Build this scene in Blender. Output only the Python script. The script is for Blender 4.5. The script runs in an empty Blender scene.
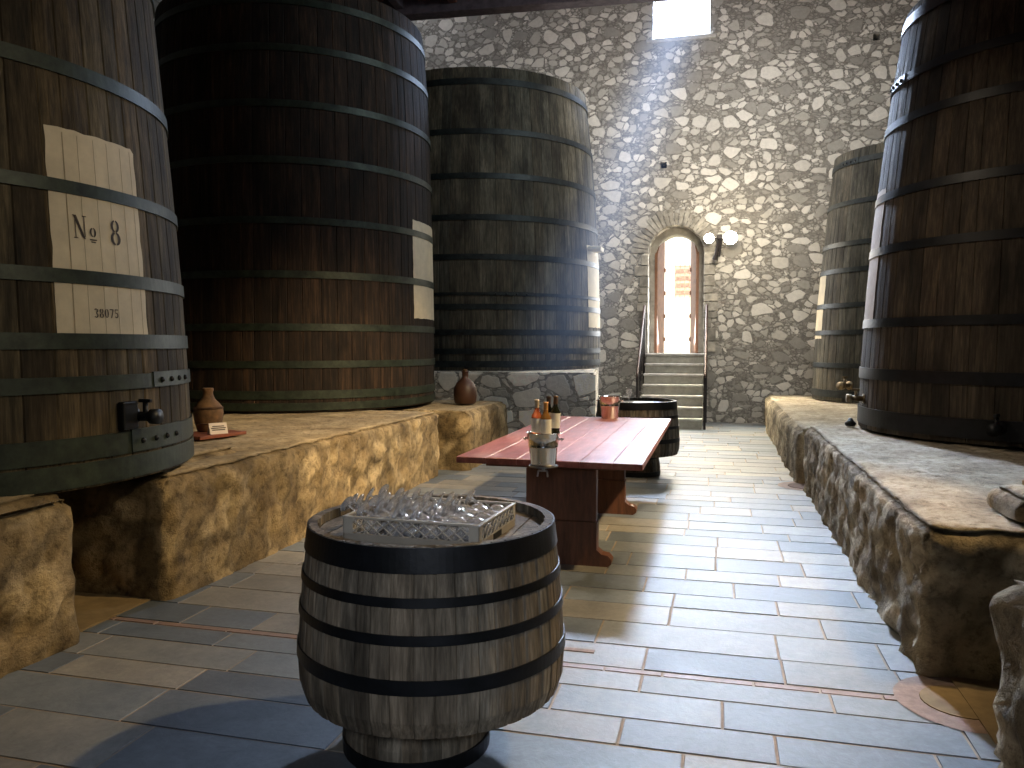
import bpy, bmesh, math, random
from mathutils import Vector, Matrix, noise
random.seed(7)
C = bpy.context.scene.collection
PI = math.pi
R_ = math.radians

# ------------------------------------------------------------ materials
class NT:
    def __init__(s, name):
        s.m = bpy.data.materials.new(name); s.m.use_nodes = True
        s.t = s.m.node_tree; s.t.nodes.clear()
        s.out = s.n('ShaderNodeOutputMaterial'); s.b = s.n('ShaderNodeBsdfPrincipled')
        s.l(s.b.outputs[0], s.out.inputs[0])
    def n(s, t, **k):
        x = s.t.nodes.new(t)
        for a, v in k.items(): setattr(x, a, v)
        return x
    def l(s, a, b): s.t.links.new(a, b)
    def coord(s, scale=(1, 1, 1), kind='Object', warp=0, wscale=3):
        tc = s.n('ShaderNodeTexCoord'); mp = s.n('ShaderNodeMapping'); mp.inputs['Scale'].default_value = scale
        src = tc.outputs[kind]
        if warp:
            nz = s.n('ShaderNodeTexNoise'); nz.inputs['Scale'].default_value = wscale; nz.inputs['Detail'].default_value = 3
            s.l(src, nz.inputs['Vector'])
            sub = s.n('ShaderNodeVectorMath', operation='SUBTRACT'); sub.inputs[1].default_value = (.5, .5, .5); s.l(nz.outputs['Color'], sub.inputs[0])
            sc = s.n('ShaderNodeVectorMath', operation='SCALE'); sc.inputs['Scale'].default_value = warp; s.l(sub.outputs[0], sc.inputs[0])
            ad = s.n('ShaderNodeVectorMath', operation='ADD'); s.l(src, ad.inputs[0]); s.l(sc.outputs[0], ad.inputs[1]); src = ad.outputs[0]
        s.l(src, mp.inputs['Vector']); return mp.outputs[0]
    def noise(s, v, scale, detail=4, rough=.6):
        x = s.n('ShaderNodeTexNoise'); x.inputs['Scale'].default_value = scale; x.inputs['Detail'].default_value = detail
        x.inputs['Roughness'].default_value = rough; s.l(v, x.inputs['Vector']); return x.outputs['Fac']
    def ramp(s, f, stops, interp='LINEAR'):
        r = s.n('ShaderNodeValToRGB'); r.color_ramp.interpolation = interp
        e = r.color_ramp.elements
        while len(e) < len(stops): e.new(.5)
        for i, (p, c) in enumerate(stops):
            e[i].position = p; e[i].color = (*c, 1) if len(c) == 3 else c
        s.l(f, r.inputs['Fac']); return r.outputs['Color']
    def mix(s, a, b, f, mode='MIX'):
        x = s.n('ShaderNodeMix', data_type='RGBA', blend_type=mode)
        for i, v in ((6, a), (7, b)):
            if isinstance(v, tuple): x.inputs[i].default_value = (*v, 1)
            else: s.l(v, x.inputs[i])
        if isinstance(f, (int, float)): x.inputs[0].default_value = f
        else: s.l(f, x.inputs[0])
        return x.outputs[2]
    def math(s, op, a, b=None, c=None):
        x = s.n('ShaderNodeMath', operation=op)
        for i, v in enumerate((a, b, c)):
            if v is None: continue
            if isinstance(v, (int, float)): x.inputs[i].default_value = v
            else: s.l(v, x.inputs[i])
        return x.outputs[0]
    def attr(s, name='tone'):
        a = s.n('ShaderNodeAttribute'); a.attribute_name = name; return a.outputs['Color']
    def bump(s, h, strength=.5, dist=.02):
        b = s.n('ShaderNodeBump'); b.inputs['Strength'].default_value = strength; b.inputs['Distance'].default_value = dist
        s.l(h, b.inputs['Height']); s.l(b.outputs[0], s.b.inputs['Normal'])
    def base(s, c):
        if isinstance(c, tuple): s.b.inputs['Base Color'].default_value = (*c, 1)
        else: s.l(c, s.b.inputs['Base Color'])
    def set(s, **k):
        for a, v in k.items():
            i = s.b.inputs[a.replace('_', ' ')]
            if isinstance(v, (int, float, tuple)): i.default_value = v
            else: s.l(v, i)

def stave_mat(name, dark, mid, light, streak=1.0, green=0.0):
    t = NT(name)
    v = t.coord((9, 9, .5)); a = t.noise(v, 3, 6, .7)
    v2 = t.coord((30, 30, 1.2)); b = t.noise(v2, 3, 4, .7)
    v3 = t.coord((2.2, 2.2, .8)); c3 = t.noise(v3, 1.3, 4, .65)
    col = t.ramp(a, [(.3, dark), (.52, mid), (.74, light)])
    col = t.mix(col, t.ramp(b, [(.3, (.35, .33, .3)), (.7, (1.25, 1.2, 1.15))]), .75, 'MULTIPLY')
    col = t.mix(col, t.ramp(c3, [(.36, (.16, .15, .14)), (.62, (1.1, 1.1, 1.1))]), .8, 'MULTIPLY')
    col = t.mix(col, t.attr(), 1.0, 'MULTIPLY')
    t.base(col); t.set(Roughness=.78, Specular_IOR_Level=.3)
    t.bump(t.math('ADD', a, t.math('MULTIPLY', b, .6)), .5, .008)
    return t.m
def iron_mat(name, c1, c2, rough=.5, metal=.35):
    t = NT(name); v = t.coord(); a = t.noise(v, 9, 6, .7)
    t.base(t.ramp(a, [(.35, c1), (.7, c2)])); t.set(Roughness=rough, Metallic=metal); t.bump(a, .3, .006); return t.m
def simple(name, col, rough=.5, metal=0, var=.25, scale=8, bump=.15, **k):
    t = NT(name); v = t.coord(); a = t.noise(v, scale, 5, .65)
    lo = tuple(x * (1 - var) for x in col); hi = tuple(min(1, x * (1 + var)) for x in col)
    t.base(t.ramp(a, [(.3, lo), (.7, hi)])); t.set(Roughness=rough, Metallic=metal, **k)
    if bump: t.bump(a, bump, .004)
    return t.m
def rock_mat(name, c1, c2, c3, dirt=(.08, .07, .05)):
    t = NT(name); v = t.coord(); a = t.noise(v, 2.4, 8, .7); b = t.noise(v, 16, 8, .75); g = t.noise(v, 60, 4, .7)
    col = t.ramp(a, [(.3, c1), (.5, c2), (.72, c3)])
    col = t.mix(col, t.ramp(b, [(.34, (.3, .27, .22)), (.5, (.95, .93, .9)), (.7, (1.2, 1.18, 1.15))]), .85, 'MULTIPLY')
    col = t.mix(col, t.attr(), 1.0, 'MULTIPLY')
    t.base(col); t.set(Roughness=.92)
    t.bump(t.math('ADD', b, t.math('MULTIPLY', g, .4)), .9, .03); return t.m

def masonry(name, sc=2.95, bright=1.2):
    """rounded pale rubble stones, small pinnings between them, wide grey mortar"""
    t = NT(name)
    v = t.coord((1, 1, 1.4), warp=.2, wscale=1.7)
    def sep(c):
        s = t.n('ShaderNodeSeparateColor'); t.l(c, s.inputs[0]); return s.outputs
    def sm(e, lo, hi):
        m = t.n('ShaderNodeMapRange', interpolation_type='SMOOTHSTEP'); m.inputs['From Min'].default_value = lo; m.inputs['From Max'].default_value = hi
        t.l(e, m.inputs['Value']); return m.outputs[0]
    nz = t.noise(t.coord(), 9, 3, .5); jit = t.math('MULTIPLY', t.math('SUBTRACT', nz, .5), .1)
    def layer(scale, lo, hi, rnd):
        e = t.n('ShaderNodeTexVoronoi', feature='DISTANCE_TO_EDGE'); f = t.n('ShaderNodeTexVoronoi', feature='F1')
        for x in (e, f):
            x.inputs['Scale'].default_value = scale; x.inputs['Randomness'].default_value = rnd; t.l(v, x.inputs['Vector'])
        d = t.math('SUBTRACT', t.math('ADD', e.outputs['Distance'], jit), t.math('MULTIPLY', t.math('MULTIPLY', f.outputs['Distance'], f.outputs['Distance']), .3))
        return sm(d, lo, hi), sep(f.outputs['Color']), e.outputs['Distance']
    A, ca, ea = layer(sc, .0, .05, .85)
    B, cb, eb = layer(sc * 1.9, -.0, .06, .9)
    S, cs, es = layer(sc * 4.2, .03, .1, 1)
    big = t.math('GREATER_THAN', ca[0], .5)
    A = t.math('MULTIPLY', A, big); B = t.math('MULTIPLY', B, t.math('SUBTRACT', 1, big))
    AB = t.math('MAXIMUM', A, B)
    S = t.math('MULTIPLY', t.math('MULTIPLY', S, t.math('SUBTRACT', 1, AB)), .55)
    mask = t.math('MAXIMUM', AB, S)
    tone = t.math('ADD', t.math('MULTIPLY', ca[1], A), t.math('MULTIPLY', cb[1], t.math('SUBTRACT', 1, A)))
    k = bright
    stone = t.ramp(tone, [(.1, (.3 * k, .28 * k, .245 * k)), (.5, (.46 * k, .43 * k, .375 * k)), (.9, (.68 * k, .64 * k, .57 * k))])
    fine = t.noise(t.coord(), 14, 6, .7)
    mort = t.ramp(fine, [(.3, (.15 * k, .138 * k, .118 * k)), (.7, (.27 * k, .25 * k, .215 * k))])  # mortar kept light to imitate haze over the stonework
    col = t.mix(mort, stone, mask)
    col = t.mix(col, t.ramp(fine, [(.25, (.72, .72, .72)), (.75, (1.15, 1.15, 1.15))]), .6, 'MULTIPLY')
    t.base(col); t.set(Roughness=.93)
    t.bump(t.math('ADD', t.math('MULTIPLY', mask, .6), t.math('MULTIPLY', fine, .5)), .7, .04)
    return t.m

M = {}
M['wall'] = masonry('rubble_masonry')
M['darkwall'] = simple('dark_plaster', (.05, .045, .04), .9)
M['stave_near'] = stave_mat('oak_near', (.03, .025, .014), (.105, .083, .047), (.21, .17, .105))
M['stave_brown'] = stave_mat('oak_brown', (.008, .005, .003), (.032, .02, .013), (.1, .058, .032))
M['stave_grey'] = stave_mat('oak_grey', (.05, .046, .034), (.12, .11, .08), (.22, .2, .15))  # grey oak, lifted paler to imitate haze over the back vats
M['stave_right'] = stave_mat('oak_right', (.022, .018, .012), (.07, .055, .037), (.13, .103, .072))
M['stave_table'] = stave_mat('oak_weathered', (.08, .07, .053), (.22, .19, .145), (.42, .37, .29))
M['iron'] = iron_mat('hoop_iron', (.006, .009, .009), (.03, .038, .036))
M['iron_green'] = iron_mat('hoop_iron_green', (.008, .014, .009), (.036, .05, .034), .5, .3)
M['iron_black'] = iron_mat('hoop_iron_black', (.004, .005, .006), (.012, .014, .018), .45, .4)
M['panel'] = simple('cream_paint', (.6, .52, .37), .7, var=.14, scale=5)
M['ink'] = simple('stencil_ink', (.045, .03, .022), .7)
M['rockL'] = rock_mat('bench_rock_left', (.3, .21, .1), (.47, .36, .2), (.62, .5, .31))
M['rockR'] = rock_mat('bench_rock_right', (.26, .205, .13), (.45, .375, .25), (.66, .57, .41))
M['seam'] = simple('seam', (.36, .3, .2), .9)
M['dirt'] = simple('packed_dirt', (.2, .145, .075), .95, bump=.6)

# ------------------------------------------------------------ object helpers
def link(o, parent=None):
    C.objects.link(o)
    if parent: o.parent = parent
    return o
def obj(name, bm, m, parent=None, smooth=False, loc=None):
    me = bpy.data.meshes.new(name); bm.normal_update(); bm.to_mesh(me); bm.free()
    if smooth:
        for p in me.polygons: p.use_smooth = True
    o = bpy.data.objects.new(name, me)
    for x in (m if isinstance(m, (list, tuple)) else [m]): me.materials.append(x)
    if loc: o.location = loc
    return link(o, parent)
def tag(o, label, cat, group=None, kind=None):
    if label: o['label'] = label
    if cat: o['category'] = cat
    if group: o['group'] = group
    if kind: o['kind'] = kind
    return o
def struct(o):
    o['kind'] = 'structure'; return o
def thing(name, label, cat, loc=(0, 0, 0), rotz=0, group=None):
    o = bpy.data.objects.new(name, None); C.objects.link(o)
    o.location = loc; o.rotation_euler = (0, 0, rotz); o.empty_display_size = .1
    return tag(o, label, cat, group)
def dup(root, loc, rot, label=None):
    r = root.copy(); C.objects.link(r); r.location = loc; r.rotation_euler = rot
    if label: r['label'] = label
    for ch in list(root.children):
        c = ch.copy(); C.objects.link(c); c.parent = r
        for g in list(ch.children):
            d = g.copy(); C.objects.link(d); d.parent = c
    return r
def box(bm, x0, x1, y0, y1, z0, z1, bevel=0):
    r = bmesh.ops.create_cube(bm, size=1)
    vs = r['verts']
    for v in vs:
        v.co = Vector(((x0 + x1) / 2 + v.co.x * (x1 - x0), (y0 + y1) / 2 + v.co.y * (y1 - y0), (z0 + z1) / 2 + v.co.z * (z1 - z0)))
    if bevel:
        es = list({e for v in vs for e in v.link_edges})
        bmesh.ops.bevel(bm, geom=es, offset=bevel, segments=2, affect='EDGES', profile=.5)
    return vs
def lathe(bm, prof, n=32, c=(0, 0, 0), caps=(False, False)):
    rings = []
    for r, z in prof:
        rings.append([bm.verts.new((c[0] + r * math.cos(2 * PI * i / n), c[1] + r * math.sin(2 * PI * i / n), c[2] + z)) for i in range(n)])
    for a, b in zip(rings, rings[1:]):
        for i in range(n):
            j = (i + 1) % n; bm.faces.new((a[i], a[j], b[j], b[i]))
    if caps[0]: bm.faces.new(rings[0][::-1])
    if caps[1]: bm.faces.new(rings[-1])
def tube(bm, pts, r, n=8, caps=True):
    pts = [Vector(p) for p in pts]; rings = []
    rs = r if isinstance(r, (list, tuple)) else [r] * len(pts)
    for i, p in enumerate(pts):
        d = (pts[min(i + 1, len(pts) - 1)] - pts[max(i - 1, 0)]).normalized()
        u = d.orthogonal().normalized() if abs(d.z) > .95 else d.cross(Vector((0, 0, 1))).normalized()
        w = d.cross(u)
        rings.append([bm.verts.new(p + (u * math.cos(2 * PI * k / n) + w * math.sin(2 * PI * k / n)) * rs[i]) for k in range(n)])
    for a, b in zip(rings, rings[1:]):
        for k in range(n):
            j = (k + 1) % n; bm.faces.new((a[k], a[j], b[j], b[k]))
    if caps: bm.faces.new(rings[0][::-1]); bm.faces.new(rings[-1])
def prism(bm, poly, d0, d1, axis='y'):
    def P(a, b, d): return (a, d, b) if axis == 'y' else ((d, a, b) if axis == 'x' else (a, b, d))
    A = [bm.verts.new(P(a, b, d0)) for a, b in poly]; B = [bm.verts.new(P(a, b, d1)) for a, b in poly]
    bm.faces.new(A[::-1]); bm.faces.new(B)
    for i in range(len(A)):
        j = (i + 1) % len(A); bm.faces.new((A[i], A[j], B[j], B[i]))
    bmesh.ops.recalc_face_normals(bm, faces=bm.faces)
def slab(name, m, a, b):
    bm = bmesh.new(); box(bm, a[0], b[0], a[1], b[1], a[2], b[2]); return struct(obj(name, bm, m))

# ------------------------------------------------------------ rough rock blocks
def rock_noise(p, cell, amp):
    """a coursed rubble surface: bulging stones with recessed joints"""
    q = Vector((p.x, p.y, p.z * 1.25)) / cell
    q = q + noise.noise_vector(q * .9) * .55
    d, pts = noise.voronoi(q)
    e = d[1] - d[0]
    s = min(1, max(0, e / .28)); s = s * s * (3 - 2 * s)
    tone = noise.cell(pts[0] * 7.3 + Vector((3.1, 7.7, 1.3)))
    h = (s - .6) * amp * (.2 + .8 * tone) * .8 + noise.fractal(p * 5, .7, 2.1, 6) * amp * .8 + noise.noise(p * 1.1) * amp * .6
    return h, s, tone
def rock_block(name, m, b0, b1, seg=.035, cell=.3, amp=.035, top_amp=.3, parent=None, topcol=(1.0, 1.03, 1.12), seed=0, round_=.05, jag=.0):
    bm = bmesh.new(); col = bm.loops.layers.float_color.new('tone')
    b0 = Vector(b0); b1 = Vector(b1); sz = b1 - b0
    n = [max(2, int(round(sz[i] / seg))) for i in range(3)]
    cache = {}
    cen = (b0 + b1) / 2
    vcol = {}
    def V(i, j, k):
        key = (i, j, k)
        if key in cache: return cache[key]
        p = Vector((b0.x + sz.x * i / n[0], b0.y + sz.y * j / n[1], b0.z + sz.z * k / n[2]))
        # outward direction
        d = Vector((-1 if i == 0 else (1 if i == n[0] else 0), -1 if j == 0 else (1 if j == n[1] else 0), -0 if k == 0 else (1 if k == n[2] else 0)))
        istop = (k == n[2]) and i not in (0, n[0]) and j not in (0, n[1])
        h, s, tone = rock_noise(p + Vector((seed, seed * 1.7, 0)), cell, amp)
        nd = d.normalized() if d.length else Vector((0, 0, 1))
        ncomp = sum(1 for c in d if c != 0)
        q = p.copy()
        if istop:
            ed = min(p.x - b0.x, b1.x - p.x, p.y - b0.y, b1.y - p.y)
            f = min(1, ed / .15)
            q += nd * (h * (top_amp * f + (1 - f) * .6) - max(0, 1 - ed / .12) ** 2 * round_ * .6)
        else:
            zf = (p.z - b0.z)
            q += nd * h * (1 if ncomp == 1 else .8)
            td = b1.z - p.z
            q += -Vector((d.x, d.y, 0)) * max(0, 1 - td / .09) ** 2 * round_
            if ncomp > 1: q += -Vector((d.x, d.y, d.z)) * round_ * .45
            if jag and k == n[2]: q.z += noise.noise(p * 6) * jag
        v = bm.verts.new(q); cache[key] = v
        base = .56 + .44 * s
        g = base * (.78 + .42 * tone)
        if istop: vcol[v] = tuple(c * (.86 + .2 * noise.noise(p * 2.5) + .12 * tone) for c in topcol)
        else: vcol[v] = (g, g * (.97 + .04 * tone), g * (.9 + .12 * tone))
        return v
    def quad(a, b, c, d):
        f = bm.faces.new((a, b, c, d)); f.smooth = True
        for l in f.loops: l[col] = (*vcol[l.vert], 1)
    for j in range(n[1]):
        for k in range(n[2]):
            quad(V(0, j + 1, k), V(0, j, k), V(0, j, k + 1), V(0, j + 1, k + 1))
            quad(V(n[0], j, k), V(n[0], j + 1, k), V(n[0], j + 1, k + 1), V(n[0], j, k + 1))
    for i in range(n[0]):
        for k in range(n[2]):
            quad(V(i, 0, k), V(i + 1, 0, k), V(i + 1, 0, k + 1), V(i, 0, k + 1))
            quad(V(i + 1, n[1], k), V(i, n[1], k), V(i, n[1], k + 1), V(i + 1, n[1], k + 1))
        for j in range(n[1]):
            quad(V(i, j, n[2]), V(i + 1, j, n[2]), V(i + 1, j + 1, n[2]), V(i, j + 1, n[2]))
    return obj(name, bm, m, parent)

# ------------------------------------------------------------ THE ROOM
WY = 16.9                     # inner face of the end wall
def wall_with_holes(name, m, x0, x1, z0, z1, y, th, holes):
    cu = bpy.data.curves.new(name, 'CURVE'); cu.dimensions = '2D'; cu.fill_mode = 'BOTH'; cu.extrude = th / 2
    for pts in [[(x0, z0), (x1, z0), (x1, z1), (x0, z1)]] + holes:
        sp = cu.splines.new('POLY'); sp.points.add(len(pts) - 1)
        for p, (a, b) in zip(sp.points, pts): p.co = (a, b, 0, 1)
        sp.use_cyclic_u = True
    tmp = bpy.data.objects.new(name + '_tmp', cu); C.objects.link(tmp)
    dg = bpy.context.evaluated_depsgraph_get()
    me = bpy.data.meshes.new_from_object(tmp.evaluated_get(dg))
    bpy.data.objects.remove(tmp)
    me.transform(Matrix.Rotation(PI / 2, 4, 'X')); me.transform(Matrix.Translation((0, y + th / 2, 0)))
    o = bpy.data.objects.new(name, me); me.materials.clear(); me.materials.append(m)
    return struct(link(o))
def arch(cx, hw, z0, zs, n=14):
    return [(cx - hw, z0), (cx + hw, z0)] + [(cx + hw * math.cos(PI * i / n), zs + hw * math.sin(PI * i / n)) for i in range(n + 1)]
DX = -.845
win = [(-1.36, 7.9), (-.215, 7.9), (-.215, 9.0), (-1.36, 9.0)]
def sq(x, z, s=.065): return [(x - s, z - s), (x + s, z - s), (x + s, z + s), (x - s, z + s)]
back = wall_with_holes('wall_back', M['wall'], -8.6, 5.6, -.1, 10.4, WY, .75, [arch(DX, .565, 1.42, 3.52), win, sq(-1.12, 5.33), sq(2.92, 7.55)])
slab('trim_1', M['darkwall'], (-1.3, WY + .3, 5.2), (-.95, WY + .7, 5.5))
slab('trim_2', M['darkwall'], (2.75, WY + .3, 7.4), (3.1, WY + .7, 7.7))
# inner reveal of the doorway
jamb = NT('jamb_stone'); jn = jamb.noise(jamb.coord(), 6, 6); jamb.base(jamb.ramp(jn, [(.3, (.2, .18, .15)), (.7, (.4, .37, .31))])); jamb.set(Roughness=.9); jamb.bump(jn, .5, .02)
wall_with_holes('trim_3', jamb.m, -1.6, -.1, 1.42, 4.3, WY + .35, .4, [arch(DX, .435, 1.43, 3.5)])
# arch stones round the doorway
bm = bmesh.new(); cl = bm.loops.layers.float_color.new('tone')
def wedge(a0, a1, r0, r1):
    P = [(DX + r0 * math.cos(a0), 3.52 + r0 * math.sin(a0)), (DX + r1 * math.cos(a0), 3.52 + r1 * math.sin(a0)), (DX + r1 * math.cos(a1), 3.52 + r1 * math.sin(a1)), (DX + r0 * math.cos(a1), 3.52 + r0 * math.sin(a1))]
    nf = len(bm.faces); prism(bm, P, WY + .2, WY - .02 - random.random() * .015)
    bm.faces.ensure_lookup_table(); g = random.uniform(.75, 1.2)
    for f in bm.faces[nf:]:
        for l in f.loops: l[cl] = (g, g, g, 1)
NW = 23
for i in range(NW):
    a0 = PI * i / NW + .012; a1 = PI * (i + 1) / NW - .012
    wedge(a0, a1, .57, .86 + random.uniform(-.05, .09))
z = 1.45
while z < 3.45:
    h = random.uniform(.12, .3); h = min(h, 3.5 - z)
    for s in (-1, 1):
        w = random.uniform(.14, .3); nf = len(bm.faces)
        xa, xb = sorted((DX + s * .57, DX + s * (.57 + w)))
        box(bm, xa, xb, WY - .025, WY + .2, z, z + h - .02, .008)
        bm.faces.ensure_lookup_table(); g = random.uniform(.75, 1.15)
        for f in bm.faces[nf:]:
            for l in f.loops: l[cl] = (g, g, g, 1)
    z += h
vm = NT('arch_stone'); a_ = vm.noise(vm.coord(), 7, 6)
vm.base(vm.mix(vm.ramp(a_, [(.3, (.2, .185, .155)), (.7, (.5, .46, .39))]), vm.attr(), 1, 'MULTIPLY')); vm.set(Roughness=.92); vm.bump(a_, .6, .02)
struct(obj('trim_4', bm, vm.m))
# window sill
M['sill'] = simple('sill_stone', (.5, .48, .44), .9, bump=.5)
bm = bmesh.new(); box(bm, -1.5, -.08, WY - .07, WY + .5, 7.82, 7.9, .02)
struct(obj('trim_5', bm, M['sill']))
slab('wall_left', M['wall'], (-8.9, -4, -.1), (-8.6, 17.6, 8.2))
slab('wall_right', M['wall'], (5.3, -4, -.1), (5.6, 17.6, 10.4))
slab('wall_front', M['darkwall'], (-8.9, -4.3, -.1), (5.6, -4, 8.2))
ceil_m = NT('ceiling_boards'); cv = ceil_m.coord((5, .6, 1)); cn = ceil_m.noise(cv, 2, 5)
ceil_m.base(ceil_m.ramp(cn, [(.3, (.1, .045, .035)), (.7, (.35, .16, .12))])); ceil_m.set(Roughness=.8); M['ceil'] = ceil_m.m
slab('ceiling', M['ceil'], (-8.9, -4.3, 7.42), (5.6, 13.05, 7.6))
slab('ceiling_upper', M['ceil'], (-8.9, 12.9, 10.2), (5.6, 17.7, 10.4))
slab('wall_gable', M['darkwall'], (-8.9, 12.95, 7.6), (5.6, 13.1, 10.3))
# tie beam carrying the boards and two joists
bw = simple('beam_wood', (.1, .075, .085), .7, var=.4)
bm = bmesh.new(); box(bm, -7.4, 7.4, -.14, .14, -.15, .15, .02)
o = obj('ceiling_beam', bm, bw); o.location = (-1.2, 12.9, 7.2); o.rotation_euler = (0, R_(1.6), 0)
tag(o, 'dark timber tie beam under the red-brown ceiling boards, ending at the window', 'beam')
for k, x in enumerate((-6.2, -5.25, -4.3, -3.35)):
    bm = bmesh.new(); box(bm, x - .07, x + .07, 8.5, 12.75, 7.26, 7.42, .01)
    j = obj('ceiling_joist', bm, bw if k % 2 else M['ceil'])
    tag(j, 'slim wooden joist under the ceiling boards near the tie beam', 'joist', 'joists under the ceiling boards')

# ---- floor: coursed slate slabs over mortar
fl = NT('slate_slabs')
fv = fl.coord(); f1 = fl.noise(fv, 5, 6, .7); f2 = fl.noise(fl.coord((1, 1, 1), warp=.3), 26, 5, .7); f3 = fl.noise(fv, .8, 3)
fc = fl.mix(fl.attr(), fl.ramp(f1, [(.3, (.7, .72, .75)), (.7, (1.2, 1.18, 1.15))]), 1, 'MULTIPLY')
fc = fl.mix(fc, fl.ramp(f2, [(.3, (.75, .75, .78)), (.7, (1.15, 1.15, 1.12))]), .7, 'MULTIPLY')
fl.base(fc); fl.set(Roughness=fl.math('MULTIPLY_ADD', f1, .35, .4)); fl.bump(fl.math('ADD', f1, f2), .25, .006)
mo = simple('joint_mortar', (.27, .215, .165), .9, bump=.5)
bm = bmesh.new(); cl = bm.loops.layers.float_color.new('tone')
box(bm, -8.6, 5.4, -4, 17.4, -.15, -.004)
for f in bm.faces:
    f.material_index = 1
    for l in f.loops: l[cl] = (1, 1, 1, 1)
tones = [(.16, .19, .225), (.19, .22, .25), (.215, .235, .25), (.24, .25, .25), (.13, .155, .185), (.27, .26, .235), (.3, .29, .265)]
def slab_q(x0, x1, y0, y1, c, sk=0):
    b = .003; t = 0
    P = [(x0, y0), (x1, y0), (x1, y1), (x0, y1)]
    Pi = [(x0 + b, y0 + b), (x1 - b, y0 + b), (x1 - b, y1 - b), (x0 + b, y1 - b)]
    zz = random.uniform(-.0015, .0015)
    A = [bm.verts.new((a, y, -.006)) for a, y in P]; B = [bm.verts.new((a, y, zz)) for a, y in Pi]
    for i in range(4):
        j = (i + 1) % 4; f = bm.faces.new((A[i], A[j], B[j], B[i]))
        for l in f.loops: l[cl] = (*c, 1)
    f = bm.faces.new(B)
    for l in f.loops: l[cl] = (*c, 1)
rng = random.Random(11)
y = -2.2
while y < 16.9:
    d = rng.choice((.24, .27, .3, .33, .36))
    if 3.62 < y + d < 3.98 and y < 3.8: d = 3.82 - y
    strip = abs(y - 3.82) < .02
    if strip: d = .055
    x = -3.6 - rng.random() * .5
    while x < 1.35:
        w = rng.uniform(.42, .98) if not strip else rng.uniform(.25, .5)
        c = rng.choice(tones); k = rng.uniform(.72, .98)
        c = tuple(v * k for v in c)
        if strip: c = (.22, .15, .125)
        slab_q(x, x + w - .009, y, y + d - .009, c)
        x += w
    y += d
struct(obj('floor', bm, [fl.m, mo]))
# pinkish mortar repairs round the drain openings and along the table
pk = simple('pink_mortar', (.25, .18, .15), .9, bump=.5, scale=20)
def ring(name, cx, cy, r0, r1, a0, a1, label):
    bm = bmesh.new(); n = 30; A = []; B = []
    for i in range(n + 1):
        a = R_(a0 + (a1 - a0) * i / n); j = 1 + .06 * noise.noise(Vector((a * 2, cx, 0)))
        A.append(bm.verts.new((cx + r0 * math.cos(a) * j, cy + r0 * math.sin(a) * j, .004)))
        B.append(bm.verts.new((cx + r1 * math.cos(a) * j, cy + r1 * math.sin(a) * j, .004)))
    for i in range(n): bm.faces.new((A[i], B[i], B[i + 1], A[i + 1]))
    o = obj(name, bm, pk); struct(o)
ring('trim_6', 1.1, 3.86, .17, .3, 60, 300, '')
ring('trim_7', 1.0, 9.45, .2, .31, 80, 290, '')
0 and ring('trim_8', -3.42, 3.85, .3, .42, -80, 80, '')
for k, (xa, xb, ya, yb) in enumerate([(-1.42, -1.38, 4.0, 5.3), (-1.22, -1.18, 4.0, 5.3), (-1.18, -.6, 4.02, 4.06)]):
    bm = bmesh.new(); box(bm, xa, xb, ya, yb, -.005, .003); struct(obj('trim_%d' % (9 + k), bm, pk))
# dirt in the channels
for k, (a, b) in enumerate([((-6.5, 3.3, -.02), (-3.42, 4.3, .012)), ((1.1, 3.2, -.02), (5.2, 4.3, .012))]):
    bm = bmesh.new(); box(bm, a[0], b[0], a[1], b[1], a[2], b[2]); struct(obj('trim_%d' % (12 + k), bm, M['dirt']))
M['blk'] = simple('painted_void', (.006, .005, .005), 1)
bm = bmesh.new(); lathe(bm, [(.17, .0), (.17, .006)], 24, (1.08, 3.86, .002), (True, True)); struct(obj('trim_14', bm, M['dirt']))
bm = bmesh.new(); lathe(bm, [(.2, .0), (.2, .006)], 24, (1.0, 9.45, .002), (True, True)); struct(obj('trim_15', bm, simple('brown_disc', (.09, .045, .03), .9)))  # flat brown disc drawn in place of the drain hole

# ---- masonry plinths for the vats
def plinth(lbl, *a, **k):
    o = rock_block('stone_plinth', *a, **k); tag(o, lbl, 'stone plinth'); return o
plinth('near left rubble stone plinth under the numbered vat, at the frame edge', M['rockL'], (-6.6, -2.5, 0), (-3.3, 3.5, .79), seg=.05, amp=.038, cell=.25, seed=1.3)
plinth('long warm-lit left stone plinth running beside the table towards the back', M['rockL'], (-7.6, 4.18, 0), (-3.28, 9.15, .79), seg=.045, amp=.034, cell=.23, seed=4.1)
plinth('short low left stone plinth holding a dark jug before the far vat base', M['rockL'], (-7.6, 9.55, 0), (-3.04, 11.5, .76), seg=.06, amp=.03, seed=8.2)
plinth('near right stone plinth stub at the bottom right corner', M['rockR'], (1.0, -2.5, 0), (4.9, 3.22, .75), seg=.045, amp=.05, seed=2.2)
plinth('long right stone plinth under the big near right vat', M['rockR'], (.96, 4.12, 0), (5.15, 9.25, .73), seg=.042, amp=.045, cell=.22, seed=6.6)
plinth('far right stone plinth under the distant right vat', M['rockR'], (.9, 9.6, 0), (5.15, 15.7, .64), seg=.07, amp=.035, cell=.22, seed=9.4)
# flat slabs bedded on the plinth edges under vat 1
o = rock_block('stone_slab', M['rockL'], (-4.6, 1.2, .79), (-3.3, 3.42, .85), seg=.05, amp=.015, seed=3); tag(o, 'thin pale stone slab bedded between the numbered vat and its near plinth', 'stone slab')
o = rock_block('stone_slab', M['rockL'], (-4.4, 4.24, .76), (-3.5, 5.3, .84), seg=.05, amp=.015, seed=5); tag(o, 'thin stone slab under the right edge of the numbered vat', 'stone slab')
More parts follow.
